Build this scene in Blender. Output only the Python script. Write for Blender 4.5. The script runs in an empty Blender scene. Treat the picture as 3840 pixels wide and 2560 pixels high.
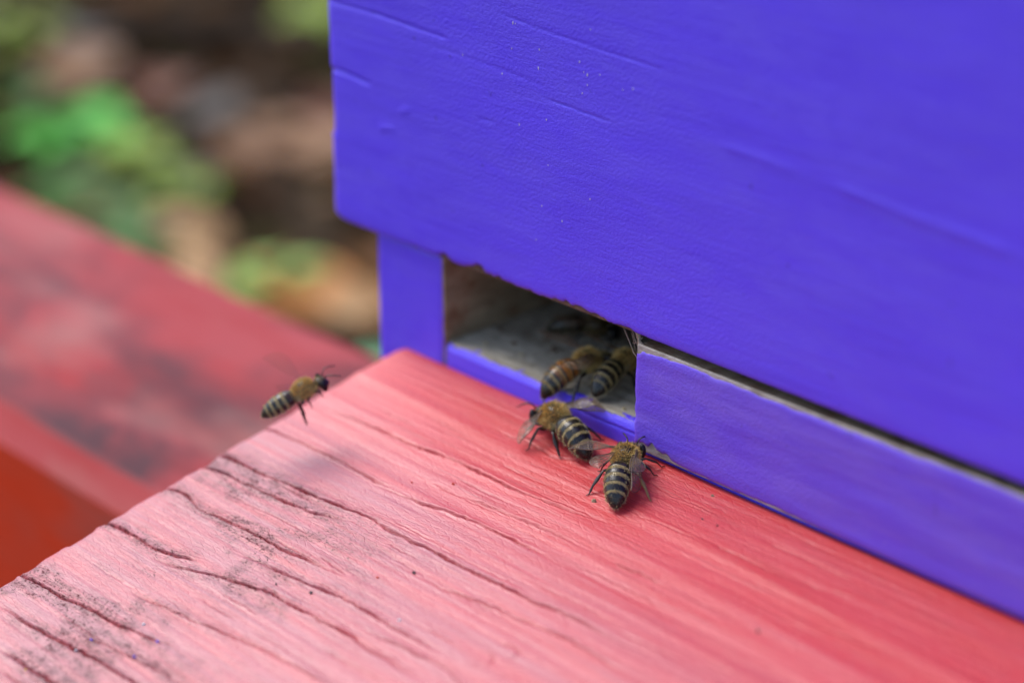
import bpy, math, random
import numpy as np
from mathutils import Vector, Matrix

# ---------------------------------------------------------------- camera, world, sun
K = 0.00087                      # metres per working unit (u); everything below is laid out in u
TILT = math.radians(10.83)       # the landing board slopes down towards its front
TT = math.tan(TILT)
scene = bpy.context.scene
col = scene.collection

cam_d = bpy.data.cameras.new('camera')
cam = bpy.data.objects.new('camera', cam_d); col.objects.link(cam)
scene.camera = cam
CAM = np.array([259.57, -230.28, 154.02])
PI_, AZ = math.radians(23.37), math.radians(46.33)
Fv = Vector((-math.sin(AZ) * math.cos(PI_), math.cos(AZ) * math.cos(PI_), -math.sin(PI_)))
cam.location = Vector(CAM) * K
cam.rotation_euler = Fv.to_track_quat('-Z', 'Y').to_euler()
cam_d.sensor_width = 36.0
cam_d.lens = 7633.36 / 3840 * 36.0
cam_d.clip_start = 0.005
cam_d.clip_end = 500.0
cam_d.dof.use_dof = True
cam_d.dof.focus_distance = 337 * K
cam_d.dof.aperture_fstop = cam_d.lens / (11.0 * K * 1000)
cam_d.dof.aperture_blades = 0

SUN_EL, SUN_AZ = math.radians(54), math.radians(267)     # azimuth clockwise from +Y
world = bpy.data.worlds.new('World'); scene.world = world
world.use_nodes = True
wn = world.node_tree.nodes; wl = world.node_tree.links
for n in list(wn): wn.remove(n)
sky = wn.new('ShaderNodeTexSky'); sky.sky_type = 'NISHITA'; sky.sun_disc = False
sky.sun_elevation = SUN_EL; sky.sun_rotation = SUN_AZ
sky.air_density = 1.0; sky.dust_density = 1.6; sky.ozone_density = 1.0
bg = wn.new('ShaderNodeBackground'); bg.inputs['Strength'].default_value = 0.12
wo = wn.new('ShaderNodeOutputWorld')
wl.new(sky.outputs[0], bg.inputs[0]); wl.new(bg.outputs[0], wo.inputs[0])

sun_d = bpy.data.lights.new('sun', 'SUN'); sun_d.energy = 1.5; sun_d.angle = math.radians(36)
sun_d.color = (1.0, 0.96, 0.9)
sun = bpy.data.objects.new('sun', sun_d); col.objects.link(sun)
sd = Vector((math.sin(SUN_AZ) * math.cos(SUN_EL), math.cos(SUN_AZ) * math.cos(SUN_EL), math.sin(SUN_EL)))
sun.rotation_euler = sd.to_track_quat('Z', 'Y').to_euler()
sun.location = sd * 2

scene.view_settings.view_transform = 'Standard'
scene.view_settings.look = 'None'
scene.view_settings.gamma = 1.0
scene.view_settings.use_curve_mapping = False
scene.view_settings.exposure = 1.36

# ---------------------------------------------------------------- helpers
def hash2(ix, iy, seed):
    n = (ix.astype(np.int64) * 374761393 + iy.astype(np.int64) * 668265263 + seed * 144665) & 0x7fffffff
    n = ((n ^ (n >> 13)) * 1274126177) & 0x7fffffff
    n = n ^ (n >> 16)
    return (n & 0xffff) / 65535.0
def vnoise(x, y, seed=0):
    x = np.asarray(x, float); y = np.asarray(y, float) + 0 * np.asarray(x, float); x = x + 0 * y
    ix = np.floor(x); iy = np.floor(y); fx = x - ix; fy = y - iy
    fx = fx * fx * (3 - 2 * fx); fy = fy * fy * (3 - 2 * fy)
    a = hash2(ix, iy, seed); b = hash2(ix + 1, iy, seed); c = hash2(ix, iy + 1, seed); d = hash2(ix + 1, iy + 1, seed)
    return (a + (b - a) * fx) * (1 - fy) + (c + (d - c) * fx) * fy
def fbm(x, y, seed=0, o=3):
    s = 0; a = .5
    for i in range(o):
        s = s + a * vnoise(np.asarray(x) * 2 ** i, np.asarray(y) * 2 ** i, seed + i * 17); a *= .5
    return s
rng = np.random.default_rng(7); random.seed(7)

class MB:
    """collects verts (in u) and faces"""
    def __init__(s): s.v = []; s.f = []; s.n = 0; s.att = {}
    def add(s, v, f, **att):
        v = np.asarray(v, float).reshape(-1, 3)
        for k in set(list(s.att) + list(att)):
            if k not in s.att: s.att[k] = [np.zeros((s.n, np.shape(att[k])[-1] if np.ndim(att[k]) else 1))]
            a = att.get(k)
            w = s.att[k][0].shape[1]
            if a is None: a = np.zeros((len(v), w))
            a = np.asarray(a, float)
            if a.ndim <= 1 and a.size == w and len(v) != w: a = np.tile(a.reshape(1, w), (len(v), 1))
            s.att[k].append(a.reshape(len(v), w))
        f = [tuple(int(i) + s.n for i in q) for q in f]
        s.v.append(v); s.f += f; s.n += len(v)
    def box(s, x0, x1, y0, y1, z0, z1):
        s.add([(x, y, z) for z in (z0, z1) for y in (y0, y1) for x in (x0, x1)],
              [(0, 2, 3, 1), (4, 5, 7, 6), (0, 1, 5, 4), (2, 6, 7, 3), (0, 4, 6, 2), (1, 3, 7, 5)])
    def tube(s, pts, rad, n=8, flat=None, **att):
        pts = [Vector(p) for p in pts]; m = len(pts); vs = []
        prev = None
        for i, p in enumerate(pts):
            t = (pts[min(i + 1, m - 1)] - pts[max(i - 1, 0)])
            t = t.normalized() if t.length > 1e-9 else Vector((0, 0, 1))
            if prev is None:
                a = t.cross(Vector((0.13, 0.21, 1))); a = a.normalized()
            else:
                a = (prev - t * prev.dot(t)); a = a.normalized() if a.length > 1e-6 else t.orthogonal().normalized()
            prev = a; b = t.cross(a)
            for k in range(n):
                th = 2 * math.pi * k / n
                q = p + a * math.cos(th) * rad[i] + b * math.sin(th) * rad[i] * (flat[i] if flat else 1)
                vs.append(tuple(q))
        fs = [(i * n + k, i * n + (k + 1) % n, (i + 1) * n + (k + 1) % n, (i + 1) * n + k) for i in range(m - 1) for k in range(n)]
        fs.append(tuple(range(n - 1, -1, -1))); fs.append(tuple((m - 1) * n + k for k in range(n)))
        s.add(vs, fs, **att)
    def build(s, name, mat, parent=None, smooth=False, origin=(0, 0, 0), bevel=0):
        me = bpy.data.meshes.new(name)
        v = (np.concatenate(s.v) - np.array(origin, float)) * K
        me.from_pydata(v.tolist(), [], s.f)
        for k, a in s.att.items():
            a = np.concatenate(a)
            if a.shape[1] == 1:
                at = me.attributes.new(k, 'FLOAT', 'POINT'); at.data.foreach_set('value', a.ravel().astype(np.float32))
            else:
                at = me.attributes.new(k, 'FLOAT_COLOR', 'POINT')
                c = np.ones((len(a), 4), np.float32); c[:, :3] = a; at.data.foreach_set('color', c.ravel())
        me.update(); me.validate()
        if smooth: me.polygons.foreach_set('use_smooth', np.ones(len(me.polygons), bool))
        if mat: me.materials.append(mat)
        o = bpy.data.objects.new(name, me); col.objects.link(o)
        if parent: o.parent = parent
        else: o.location = Vector(origin) * K
        if bevel:
            b = o.modifiers.new('bevel', 'BEVEL'); b.width = bevel * K; b.segments = 2; b.limit_method = 'ANGLE'
        return o

def empty(name, loc, label, cat, group=None):
    o = bpy.data.objects.new(name, None); col.objects.link(o); o.location = Vector(loc) * K
    o.empty_display_size = 0.01
    o['label'] = label; o['category'] = cat
    if group: o['group'] = group
    return o
def tag(o, label, cat, group=None):
    o['label'] = label; o['category'] = cat
    if group: o['group'] = group
    return o

def grid_mb(P, **att):
    """P: (ny, nx, 3)"""
    ny, nx = P.shape[:2]
    idx = np.arange(ny * nx).reshape(ny, nx)
    f = np.stack([idx[:-1, :-1], idx[:-1, 1:], idx[1:, 1:], idx[1:, :-1]], -1).reshape(-1, 4)
    return P.reshape(-1, 3), f.tolist(), idx
def ring(idx):
    return np.concatenate([idx[0, :], idx[1:, -1], idx[-1, -2::-1], idx[-2:0:-1, 0]])

# ---------------------------------------------------------------- node helpers
class NT:
    def __init__(s, name):
        s.m = bpy.data.materials.new(name); s.m.use_nodes = True
        s.t = s.m.node_tree; s.n = s.t.nodes; s.l = s.t.links
        for x in list(s.n): s.n.remove(x)
        s.out = s.n.new('ShaderNodeOutputMaterial'); s.p = s.n.new('ShaderNodeBsdfPrincipled')
        s.l.new(s.p.outputs[0], s.out.inputs[0])
        tc = s.n.new('ShaderNodeTexCoord'); s.co = s.vscale(tc.outputs['Object'], (1 / K,) * 3)   # coordinates in u
    def set(s, **kw):
        for k, v in kw.items():
            i = s.p.inputs[k.replace('_', ' ')]
            if hasattr(v, 'is_linked'): s.l.new(v, i)
            else: i.default_value = v if not (isinstance(v, tuple) and len(v) == 3 and k != 'Normal') else (*v, 1)
        return s
    def vscale(s, v, sc, loc=(0, 0, 0)):
        m = s.n.new('ShaderNodeMapping'); s.l.new(v, m.inputs[0]); m.inputs['Scale'].default_value = sc; m.inputs['Location'].default_value = loc
        return m.outputs[0]
    def noise(s, sc=(1, 1, 1), detail=3, rough=.55, dist=0, loc=(0, 0, 0)):
        if not isinstance(sc, tuple): sc = (sc,) * 3
        t = s.n.new('ShaderNodeTexNoise'); s.l.new(s.vscale(s.co, sc, loc), t.inputs['Vector'])
        t.inputs['Scale'].default_value = 1; t.inputs['Detail'].default_value = detail
        t.inputs['Roughness'].default_value = rough; t.inputs['Distortion'].default_value = dist
        return t.outputs['Fac']
    def voro(s, sc, feature='F1', rnd=1.0):
        if not isinstance(sc, tuple): sc = (sc,) * 3
        t = s.n.new('ShaderNodeTexVoronoi'); t.feature = feature; s.l.new(s.vscale(s.co, sc), t.inputs['Vector'])
        t.inputs['Scale'].default_value = 1; t.inputs['Randomness'].default_value = rnd
        return t.outputs['Distance']
    def ramp(s, v, a, b, c0=0.0, c1=1.0):
        m = s.n.new('ShaderNodeMapRange'); s.l.new(v, m.inputs[0])
        for i, q in zip((1, 2, 3, 4), (a, b, c0, c1)): m.inputs[i].default_value = q
        m.clamp = True
        return m.outputs[0]
    def math(s, op, a, b=None):
        m = s.n.new('ShaderNodeMath'); m.operation = op
        for i, q in enumerate((a, b)):
            if q is None: continue
            if hasattr(q, 'is_linked'): s.l.new(q, m.inputs[i])
            else: m.inputs[i].default_value = q
        return m.outputs[0]
    def mix(s, f, a, b, mode='MIX'):
        m = s.n.new('ShaderNodeMix'); m.data_type = 'RGBA'; m.blend_type = mode
        for i, q in ((0, f), (6, a), (7, b)):
            if hasattr(q, 'is_linked'): s.l.new(q, m.inputs[i])
            else: m.inputs[i].default_value = q if i == 0 else (*q, 1)
        return m.outputs[2]
    def attr(s, name):
        a = s.n.new('ShaderNodeAttribute'); a.attribute_name = name
        return a
    def bump(s, h, dist, strength=1.0, nrm=None):
        b = s.n.new('ShaderNodeBump'); s.l.new(h, b.inputs['Height']); b.inputs['Distance'].default_value = dist * K
        b.inputs['Strength'].default_value = strength
        if nrm: s.l.new(nrm, b.inputs['Normal'])
        return b.outputs[0]
    def xyz(s):
        x = s.n.new('ShaderNodeSeparateXYZ'); s.l.new(s.co, x.inputs[0]); return x.outputs

# ---------------------------------------------------------------- materials
def mat_purple(name, base, faded, fade_amt, spec=.5, rough=.42):
    t = NT(name)
    c = t.mix(t.ramp(t.noise((.03, .05, .06), 4), .3, .7), tuple(.92 * q for q in base), base)
    c = t.mix(t.math('MULTIPLY', t.ramp(t.noise((.05, .2, .22), 5, .6, .4), .42, .72), fade_amt), c, faded)
    c = t.mix(t.ramp(t.noise((.9, .9, .9), 2), .70, .76, 0, .35), c, faded)
    c = t.mix(t.ramp(t.noise((.015, .5, .55), 4, .6, .2, (2, 7, 3)), .52, .75, 0, .24), c, tuple(.7 * q for q in base))
    c = t.mix(t.ramp(t.noise((.5, .5, .5), 3, .6, 0, (8, 1, 4)), .70, .74, 0, .5), c, tuple(.45 * q for q in base))
    n = t.bump(t.noise((1.7, 2.0, 2.1), 4, .65), .22, .65)
    n = t.bump(t.noise((.05, .8, .9), 4, .6), .22, .35, n)
    t.set(Base_Color=c, Roughness=t.ramp(t.noise(.35, 3), .3, .7, rough - .08, rough + .1), Normal=n)
    t.p.inputs['Specular IOR Level'].default_value = spec
    return t.m
M = {}
M['purple'] = mat_purple('violet_paint', (.125, .060, .86), (.16, .105, .79), .4)
M['purple_old'] = mat_purple('weathered_violet_paint', (.15, .068, .68), (.25, .15, .64), .5, .5, .5)

def mat_red(name, base, deep, fade, dirty, board):
    t = NT(name)
    x, y, z = t.xyz()
    grain = t.noise((.035, 1.7, 1.7), 5, .62, .25)
    c = t.mix(t.ramp(grain, .34, .66), base, fade)
    c = t.mix(t.ramp(t.noise((.03, .3, .3), 5, .65), .42, .62), c, deep)
    c = t.mix(t.ramp(t.noise((.06, 2.6, 2.6), 4, .6, .2, (6, 3, 1)), .56, .68, 0, .55), c, tuple(.55 * q for q in deep))
    if board:
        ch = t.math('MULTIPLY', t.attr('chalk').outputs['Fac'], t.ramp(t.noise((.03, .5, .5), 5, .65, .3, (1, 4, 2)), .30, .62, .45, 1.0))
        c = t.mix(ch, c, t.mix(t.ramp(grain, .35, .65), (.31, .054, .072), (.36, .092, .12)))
        g = t.attr('groove').outputs['Fac']
        c = t.mix(t.math('MINIMUM', g, .95), c, (.20, .010, .010))
        d = t.attr('grime').outputs['Fac']
        gm = t.math('MULTIPLY', t.math('MULTIPLY', d, 1.8), t.math('ADD', t.ramp(t.noise((.35, .7, .7), 4, .6), .35, .75, 0, .5), t.ramp(t.noise((1.6, 2.4, 2.4), 4, .7, 0, (5, 2, 1)), .52, .70, 0, .8)))
        c = t.mix(t.math('MINIMUM', gm, .8), c, (.06, .028, .028))
    else:
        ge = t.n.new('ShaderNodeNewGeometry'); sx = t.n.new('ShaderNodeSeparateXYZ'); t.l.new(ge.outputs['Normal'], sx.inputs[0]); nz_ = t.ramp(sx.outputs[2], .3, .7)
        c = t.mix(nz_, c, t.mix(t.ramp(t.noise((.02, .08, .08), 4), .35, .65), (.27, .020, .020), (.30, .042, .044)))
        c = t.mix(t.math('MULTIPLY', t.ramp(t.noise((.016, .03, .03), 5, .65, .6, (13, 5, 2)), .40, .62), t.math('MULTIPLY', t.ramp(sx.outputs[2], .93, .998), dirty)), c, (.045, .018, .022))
        c = t.mix(t.ramp(t.noise((.02, .04, .05), 3, .5, .3, (3, 1, 7)), .52, .7, 0, .6), c, (.30, .12, .10))
    n = t.bump(grain, .16, .5)
    if board:
        crz = t.voro((.35, 1.3, 1.3), 'DISTANCE_TO_EDGE')
        n = t.bump(t.ramp(crz, 0, .09), .07, .4, n)
        n = t.bump(t.noise((1.3, 2.2, 2.2), 3, .6), .14, .5, n)
    t.set(Base_Color=c, Roughness=t.ramp(grain, .3, .7, .44, .58), Normal=n)
    t.p.inputs['IOR'].default_value = 1.7
    t.p.inputs['Specular IOR Level'].default_value = .05 if not board else .8
    t.p.inputs['Sheen Weight'].default_value = .0
    t.p.inputs['Sheen Roughness'].default_value = .35
    if board:
        clean = t.math('SUBTRACT', 1.0, t.math('MINIMUM', t.math('ADD', g, t.math('MULTIPLY', gm, .8)), 1.0))
        t.set(Sheen_Weight=t.math('MULTIPLY', clean, .12), Specular_IOR_Level=t.math('MULTIPLY', clean, .5))
    return t.m
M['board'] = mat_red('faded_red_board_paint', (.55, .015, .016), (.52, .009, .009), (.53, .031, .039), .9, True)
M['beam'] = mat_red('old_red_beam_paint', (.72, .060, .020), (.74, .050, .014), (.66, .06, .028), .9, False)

def mat_wood(name, a, b, dark, sc=(.06, .9, .9)):
    t = NT(name)
    g = t.noise(sc, 6, .65, .4)
    c = t.mix(t.ramp(g, .3, .7), a, b)
    c = t.mix(t.ramp(t.noise(.18, 5, .65), .49, .70, 0, .8), c, dark)
    t.set(Base_Color=c, Roughness=.85, Normal=t.bump(t.noise((.5, 1.6, 1.6), 5, .7), .5, .8))
    t.p.inputs['Specular IOR Level'].default_value = .2
    return t.m
M['greywood'] = mat_wood('weathered_grey_wood', (.34, .28, .19), (.66, .58, .45), (.15, .11, .07))
M['rawedge'] = mat_wood('raw_wood_edge', (.09, .045, .03), (.22, .14, .09), (.035, .02, .016), (.4, .6, .6))
M['innerwood'] = mat_wood('propolis_stained_wood', (.19, .125, .075), (.42, .31, .20), (.19, .06, .02), (.25, .12, .5))
M['chipwood'] = mat_wood('chipped_pale_wood', (.34, .29, .24), (.52, .46, .40), (.2, .16, .13), (.3, .9, .9))

def simple(name, c, rough=.7, spec=.3, **kw):
    t = NT(name)
    t.set(Base_Color=t.mix(t.ramp(t.noise(1.5, 3), .3, .7), tuple(.75 * q for q in c), c), Roughness=rough, **kw)
    t.p.inputs['Specular IOR Level'].default_value = spec
    return t.m
t = NT('bee_cuticle'); t.set(Base_Color=t.attr('col').outputs['Color'], Roughness=t.ramp(t.noise(3, 2), .3, .7, .24, .40), Normal=t.bump(t.noise(5, 2), .05, .4))
t.p.inputs['Specular IOR Level'].default_value = .45
M['bee'] = t.m
t = NT('bee_hair'); t.set(Base_Color=t.attr('col').outputs['Color'], Roughness=.7); t.p.inputs['Specular IOR Level'].default_value = .25
M['hair'] = t.m
M['eye'] = simple('bee_eye', (.012, .009, .008), .35, .3)
def mat_wing(name, tint, alpha):
    t = NT(name)
    tr = t.n.new('ShaderNodeBsdfTransparent'); tr.inputs[0].default_value = (*tint, 1)
    mx = t.n.new('ShaderNodeMixShader'); t.l.new(t.ramp(t.noise(.9, 3), .3, .7, alpha * .7, alpha * 1.25), mx.inputs[0])
    t.l.new(tr.outputs[0], mx.inputs[1]); t.l.new(t.p.outputs[0], mx.inputs[2]); t.l.new(mx.outputs[0], t.out.inputs[0])
    t.set(Base_Color=(.30, .22, .15), Roughness=.22, Normal=t.bump(t.noise(1.6, 3), .25, .5))
    t.p.inputs['Specular IOR Level'].default_value = 1.0
    return t.m
M['wing'] = mat_wing('bee_wing_membrane', (.88, .81, .74), .28)
M['wing_blur'] = mat_wing('clear_wing_membrane', (.95, .93, .9), .10)
M['vein'] = simple('bee_wing_vein', (.13, .08, .045), .5, .4)
M['web'] = simple('dusty_web', (.35, .26, .2), .8, .2)

# ---------------------------------------------------------------- ground
t = NT('dark_leafy_soil')
c = t.mix(t.ramp(t.noise(.012, 5, .6), .35, .65), (.011, .007, .004), (.040, .022, .011))
c = t.mix(t.ramp(t.noise(.006, 3, .6, 0, (4, 9, 0)), .55, .72), c, (.042, .030, .022))
t.set(Base_Color=c, Roughness=.95, Normal=t.bump(t.noise(.05, 5, .7), 12, .8), Specular_IOR_Level=.05)
M['soil'] = t.m
GZ = -320.0
def ground_h(x, y): return GZ + 26 * (fbm(x / 240, y / 240, 3) - .45)
a = np.concatenate([-np.geomspace(90000, 2600, 14), np.linspace(-2500, 900, 86), np.geomspace(1000, 90000, 14)])
b = np.concatenate([-np.geomspace(90000, 1000, 12), np.linspace(-900, 2400, 84), np.geomspace(2500, 90000, 14)])
X, Y = np.meshgrid(a, b); Zg = ground_h(X, Y)
P = np.stack([X, Y, Zg], -1); v, f, idx = grid_mb(P)
g = MB(); g.add(v, f); ground = g.build('ground', M['soil'], smooth=True); ground['kind'] = 'structure'
# ---------------------------------------------------------------- hive stand (beam in view, the rest under the hive)
stand = empty('hive_stand', (-330, 10, GZ), 'weathered red wooden stand with long beam running under the violet hive', 'stand')
def beam(name, x0, x1, y0, y1, z0, z1, mat):
    xs = np.linspace(x0, x1, 60); mb = MB()
    prof = [(y0, z0), (y0, z1 - 5.2), (y0 + .5, z1 - 4.4), (y0 + 6.0, z1 - .4), (y0 + 7.0, z1), (y1 - 1.5, z1), (y1, z1 - 1.5), (y1, z0)]
    P = np.array([[(x, p[0] + .5 * (vnoise(x / 30, i, 5) - .5), p[1] + .6 * (vnoise(x / 40, i + 9, 6) - .5)) for x in xs] for i, p in enumerate(prof)])
    v, f, idx = grid_mb(P); mb.add(v, f)
    mb.f.append(tuple(int(q) for q in idx[:, 0])); mb.f.append(tuple(int(q) for q in idx[::-1, -1]))
    for i in range(len(xs) - 1): mb.f.append((int(idx[-1, i]), int(idx[-1, i + 1]), int(idx[0, i + 1]), int(idx[0, i])))
    return mb.build(name, mat, stand, False, (-330, 10, GZ))
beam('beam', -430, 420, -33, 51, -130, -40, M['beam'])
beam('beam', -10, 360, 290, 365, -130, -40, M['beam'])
for (x, y) in ((-380, 9), (360, 9), (30, 327), (330, 327)):
    mb = MB(); mb.box(x - 22, x + 22, y - 20, y + 20, float(ground_h(x, y)) - 8, -129)
    mb.build('leg', M['beam'], stand, origin=(-330, 10, GZ), bevel=2)

# ---------------------------------------------------------------- the hive
HO = (-18.6, 0, -40)
hive = empty('beehive', HO, 'violet painted wooden beehive with an open entrance slot at its foot', 'beehive')
def hpart(name, mat, mb, smooth=False, bevel=0, parent=None, label=None):
    o = mb.build(name, mat, parent or hive, smooth, HO, bevel)
    if label: o['label'] = label
    return o
def polydist(x, y, line):
    """distance to a polyline and the parameter 0..1 along it"""
    best = np.full(x.shape, 1e9); par = np.zeros(x.shape); n = len(line) - 1
    for i in range(n):
        ax, ay = line[i]; bx, by = line[i + 1]; dx, dy = bx - ax, by - ay
        tt = np.clip(((x - ax) * dx + (y - ay) * dy) / (dx * dx + dy * dy + 1e-9), 0, 1)
        d = np.hypot(x - ax - tt * dx, y - ay - tt * dy)
        k = d < best; best = np.where(k, d, best); par = np.where(k, (i + tt) / n, par)
    return best, par
def skin(name, mat, xs, zs, y0, hf=None, jb=None, jt=None, jl=None, jr=None, thick=.6, edge=.35, parent=None, bend=None, label=None):
    X, Z = np.meshgrid(np.asarray(xs, float), np.asarray(zs, float))
    x0, x1, z0, z1 = xs[0], xs[-1], zs[0], zs[-1]
    H = hf(X, Z) if hf else np.zeros_like(X)
    d = np.minimum(np.minimum(X - x0, x1 - X), np.minimum(Z - z0, z1 - Z))
    H = H - edge * np.exp(-d / .45)
    if jb is not None: Z = Z + jb(X) * np.exp(-(Z - z0) / 2.0)
    if jt is not None: Z = Z - jt(X) * np.exp(-(z1 - Z) / 2.0)
    if jl is not None: X = X + jl(Z) * np.exp(-(X - x0) / 2.5)
    if jr is not None: X = X - jr(Z) * np.exp(-(x1 - X) / 2.5)
    Yv = y0 - H
    if bend is not None: Yv = Yv + bend(X, Z)
    P = np.stack([X, Yv, Z], -1); v, f, idx = grid_mb(P)
    r = ring(idx); n = len(v); back = v[r].copy(); back[:, 1] += thick
    m = len(r)
    f = f + [(int(r[i]), n + i, n + (i + 1) % m, int(r[(i + 1) % m])) for i in range(m)]
    mb = MB(); mb.add(np.concatenate([v, back]), f)
    return hpart(name, mat, mb, True, 0, parent, label)
def spiky(x, seed, sc=1.0):
    x = np.asarray(x)
    return np.clip(vnoise(x / (1.6 * sc), 0, seed) - .35, 0, 1) * .8 + .5 * np.clip(vnoise(x / (.55 * sc), 3, seed + 1) - .45, 0, 1)

SC = [[(-28.6, 63.4), (-15.3, 63.4), (-6.1, 62.9), (2.8, 62.6)], [(14.3, 69.7), (24.8, 68.7), (32.3, 68.3), (41.4, 67.8), (48.8, 67.5), (54.6, 67.2)],
      [(27.5, 57.1), (32.5, 56.9), (38.0, 56.6), (42.4, 56.4)], [(-29.3, 50.7), (-24.1, 50.6), (-18.1, 50.1)], [(11.3, 50.0), (15.0, 50.2)],
      [(-15.3, 42.0), (-13.9, 42.7), (-11.2, 43.0)], [(-9.7, 46.6), (-7.0, 47.5)], [(-12.3, 60.7), (7.3, 60.3), (17.0, 59.9), (22.5, 59.6), (27.5, 59.0)],
      [(86.7, 57.0), (102.4, 55.7), (120.5, 54.8)], [(65.6, 58.1), (74.3, 57.7), (81.0, 57.3)]]
SD = [.20, .12, .22, .32, .12, -.16, -.14, .07, -.16, -.10]
SW = [.32, .2, .15, .38, .22, .6, .6, .35, .8, .7]
def front_h(X, Z):
    H = .35 * (fbm(X / 40, Z / 16, 21) - .45) + .04 * (fbm(X / 9, Z / 1.6, 22) - .45)
    for l, d, w in zip(SC, SD, SW):
        D, p = polydist(X, Z, l)
        H = H - d * np.exp(-(D / w) ** 2) * np.clip(np.minimum(p, 1 - p) * 6 + (.8 if l[0][0] < -28 else .15), 0, 1) * (.6 + .6 * vnoise(X / 2.2, 0, 31))
    return H
xs = np.concatenate([np.arange(-29, 130, .6), np.linspace(131, 370, 40)])
zs = np.concatenate([np.arange(21.3, 108, .26), np.linspace(109, 300, 40)])
fb = MB(); fb.box(-28.2, 369.5, -.75, 20, 21.3, 299.5)
front = hpart('front_board', M['rawedge'], fb)
def jb_front(X):
    chip = np.zeros_like(X)
    for c, w, a in ((1.5, 1.6, .9), (11.0, 2.4, 1.3), (15.5, 2.0, .5), (31.5, 2.6, 1.0), (36, 1.6, .8), (40, 2.0, .5), (23, 3, .35), (46, 2, .4)):
        chip += a * np.exp(-((X - c) / w) ** 2)
    on = np.clip((X + 16) / 10, 0, 1) * np.clip((56 - X) / 8, .2, 1)
    return .05 + on * (.55 * spiky(X, 41) + chip * (.5 + .8 * vnoise(X / .7, 1, 44))) + 1.5 * np.exp(-(X + 29) / 1.1)
def jl_front(Z):
    s = np.where(Z > 50.5, -.3, np.where(Z > 38.2, .25, -.25))
    return s + .25 * (vnoise(0, Z / 2.5, 47) - .5) - .25 * np.exp(-((Z - 38.0) / .8) ** 2)
skin('paint_face', M['purple'], xs, zs, -1.4, front_h, jb=jb_front, jl=jl_front, parent=front)
# flecks of pale paint stuck to the front
SP = [(20.0, 68.4), (20.6, 68.4), (19.7, 64.0), (26.3, 65.1), (38.0, 70.7), (35.6, 64.9), (26.1, 61.9), (17.4, 59.2), (36.6, 63.4), (37.4, 63.1), (40.2, 63.7), (37.4, 61.4), (36.3, 59.8), (45.3, 62.3), (47.5, 62.9), (28.1, 53.5), (21.6, 51.2), (28.6, 45.7), (27.1, 38.1), (32.0, 36.6), (38.5, 42.2), (7.5, 60.5), (25.8, 31.6)]
fl = MB()
for i, (x, z) in enumerate(SP):
    a = rng.uniform(.10, .2); b = rng.uniform(.2, .42) * (.7 if i % 3 else 1.1); tl = rng.uniform(-.1, .1)
    yy = -1.4 - float(front_h(np.array([[x]]), np.array([[z]]))[0, 0]) - .05
    k = 8; ang = np.linspace(0, 2 * np.pi, k, endpoint=False)
    o = np.stack([x + a * np.cos(ang) + tl * np.sin(ang), np.full(k, yy + .1), z + b * np.sin(ang)], -1)
    fl.add(np.concatenate([o, [(x, yy - .08, z)]]), [(j, (j + 1) % k, k) for j in range(k)])
M['fleck'] = simple('pale_fleck', (.75, .7, .6), .6)
fk = hpart('paint_fleck', M['fleck'], fl, True, 0, front); fk['kind'] = 'stuff'

CRUMBS = []
# foot of the hive: post, sill, floor, block, walls
mb = MB(); mb.box(-18.2, 0, .3, 378, -40, 21.0); post = hpart('corner_post', M['innerwood'], mb)
skin('paint_face', M['purple'], np.arange(-18.6, .01, .4), np.arange(-40, 21.2, .5), 0, lambda X, Z: .2 * (fbm(X / 5, Z / 20, 61) - .4), jr=lambda Z: .12 + .2 * spiky(Z, 62), parent=post)
mb = MB(); mb.box(.35, 370, .9, 378, -40, 3.9); floor_b = hpart('floor_board', M['greywood'], mb)
fx = np.arange(.4, 62, .3); fy = np.arange(.85, 60, .5)
X, Y = np.meshgrid(fx, fy); Zf = 3.93 + .35 * (fbm(X / 3, Y / .8, 70, 4) - .45) + .25 * (fbm(X / 1, Y / 1, 71) - .45)
P = np.stack([X, Y, Zf], -1); v, f, idx = grid_mb(P); mb = MB(); mb.add(v, f)
hpart('rough_floor', M['greywood'], mb, True, 0, floor_b)
def sill_top(X):
    chip = .9 * np.exp(-((X - 3) / 1.6) ** 2) + .45 * np.exp(-((X - 12) / 5) ** 2) + .6 * np.exp(-((X - 24) / 3) ** 2) + .5 * np.exp(-((X - 41) / 4) ** 2)
    return .1 + .45 * spiky(X, 66) + chip * (.4 + .6 * vnoise(X / .9, 0, 67))
skin('sill', M['purple'], np.concatenate([np.arange(.4, 60, .3), np.linspace(61, 369, 60)]), np.concatenate([np.arange(-40, -1, 2), np.arange(-1, 4.35, .2)]), 0,
     lambda X, Z: .15 * (fbm(X / 14, Z / .9, 64) - .4) - .22 * np.exp(-((Z - 2.2) / .25) ** 2) * np.clip((X - 26) / 8, 0, 1),
     jt=sill_top, bend=lambda X, Z: np.clip(Z - 2.7, 0, 9) * .55, thick=1.2)
BX = 49.6
mb = MB(); mb.box(BX + .3, 350, -.75, 18, .6, 19.5); block = hpart('entrance_block', M['innerwood'], mb, False, 0, None, 'faded violet wooden strip closing off the rest of the entrance slot')
mb = MB(); mb.box(BX + .2, 349.8, -1.3, -.85, .55, 19.75); hpart('worn_edge', M['chipwood'], mb, False, .2, block)
def blk_b(X):
    return .1 + .5 * spiky(X, 81) * np.exp(-(X - BX) / 60) + 1.9 * (.35 + .9 * vnoise(X / 1.1, 0, 83)) * np.exp(-((X - BX - 4.2) / 5.0) ** 2) + .3 * np.exp(-((X - BX - 30) / 7) ** 2)
def blk_t(X):
    return .25 + .5 * spiky(X, 84, 2) + 1.5 * np.exp(-(X - BX) / 2.5) * (.4 + .8 * vnoise(X / .8, 0, 86)) + .25 * np.exp(-((X - 85) / 20) ** 2)
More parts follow.
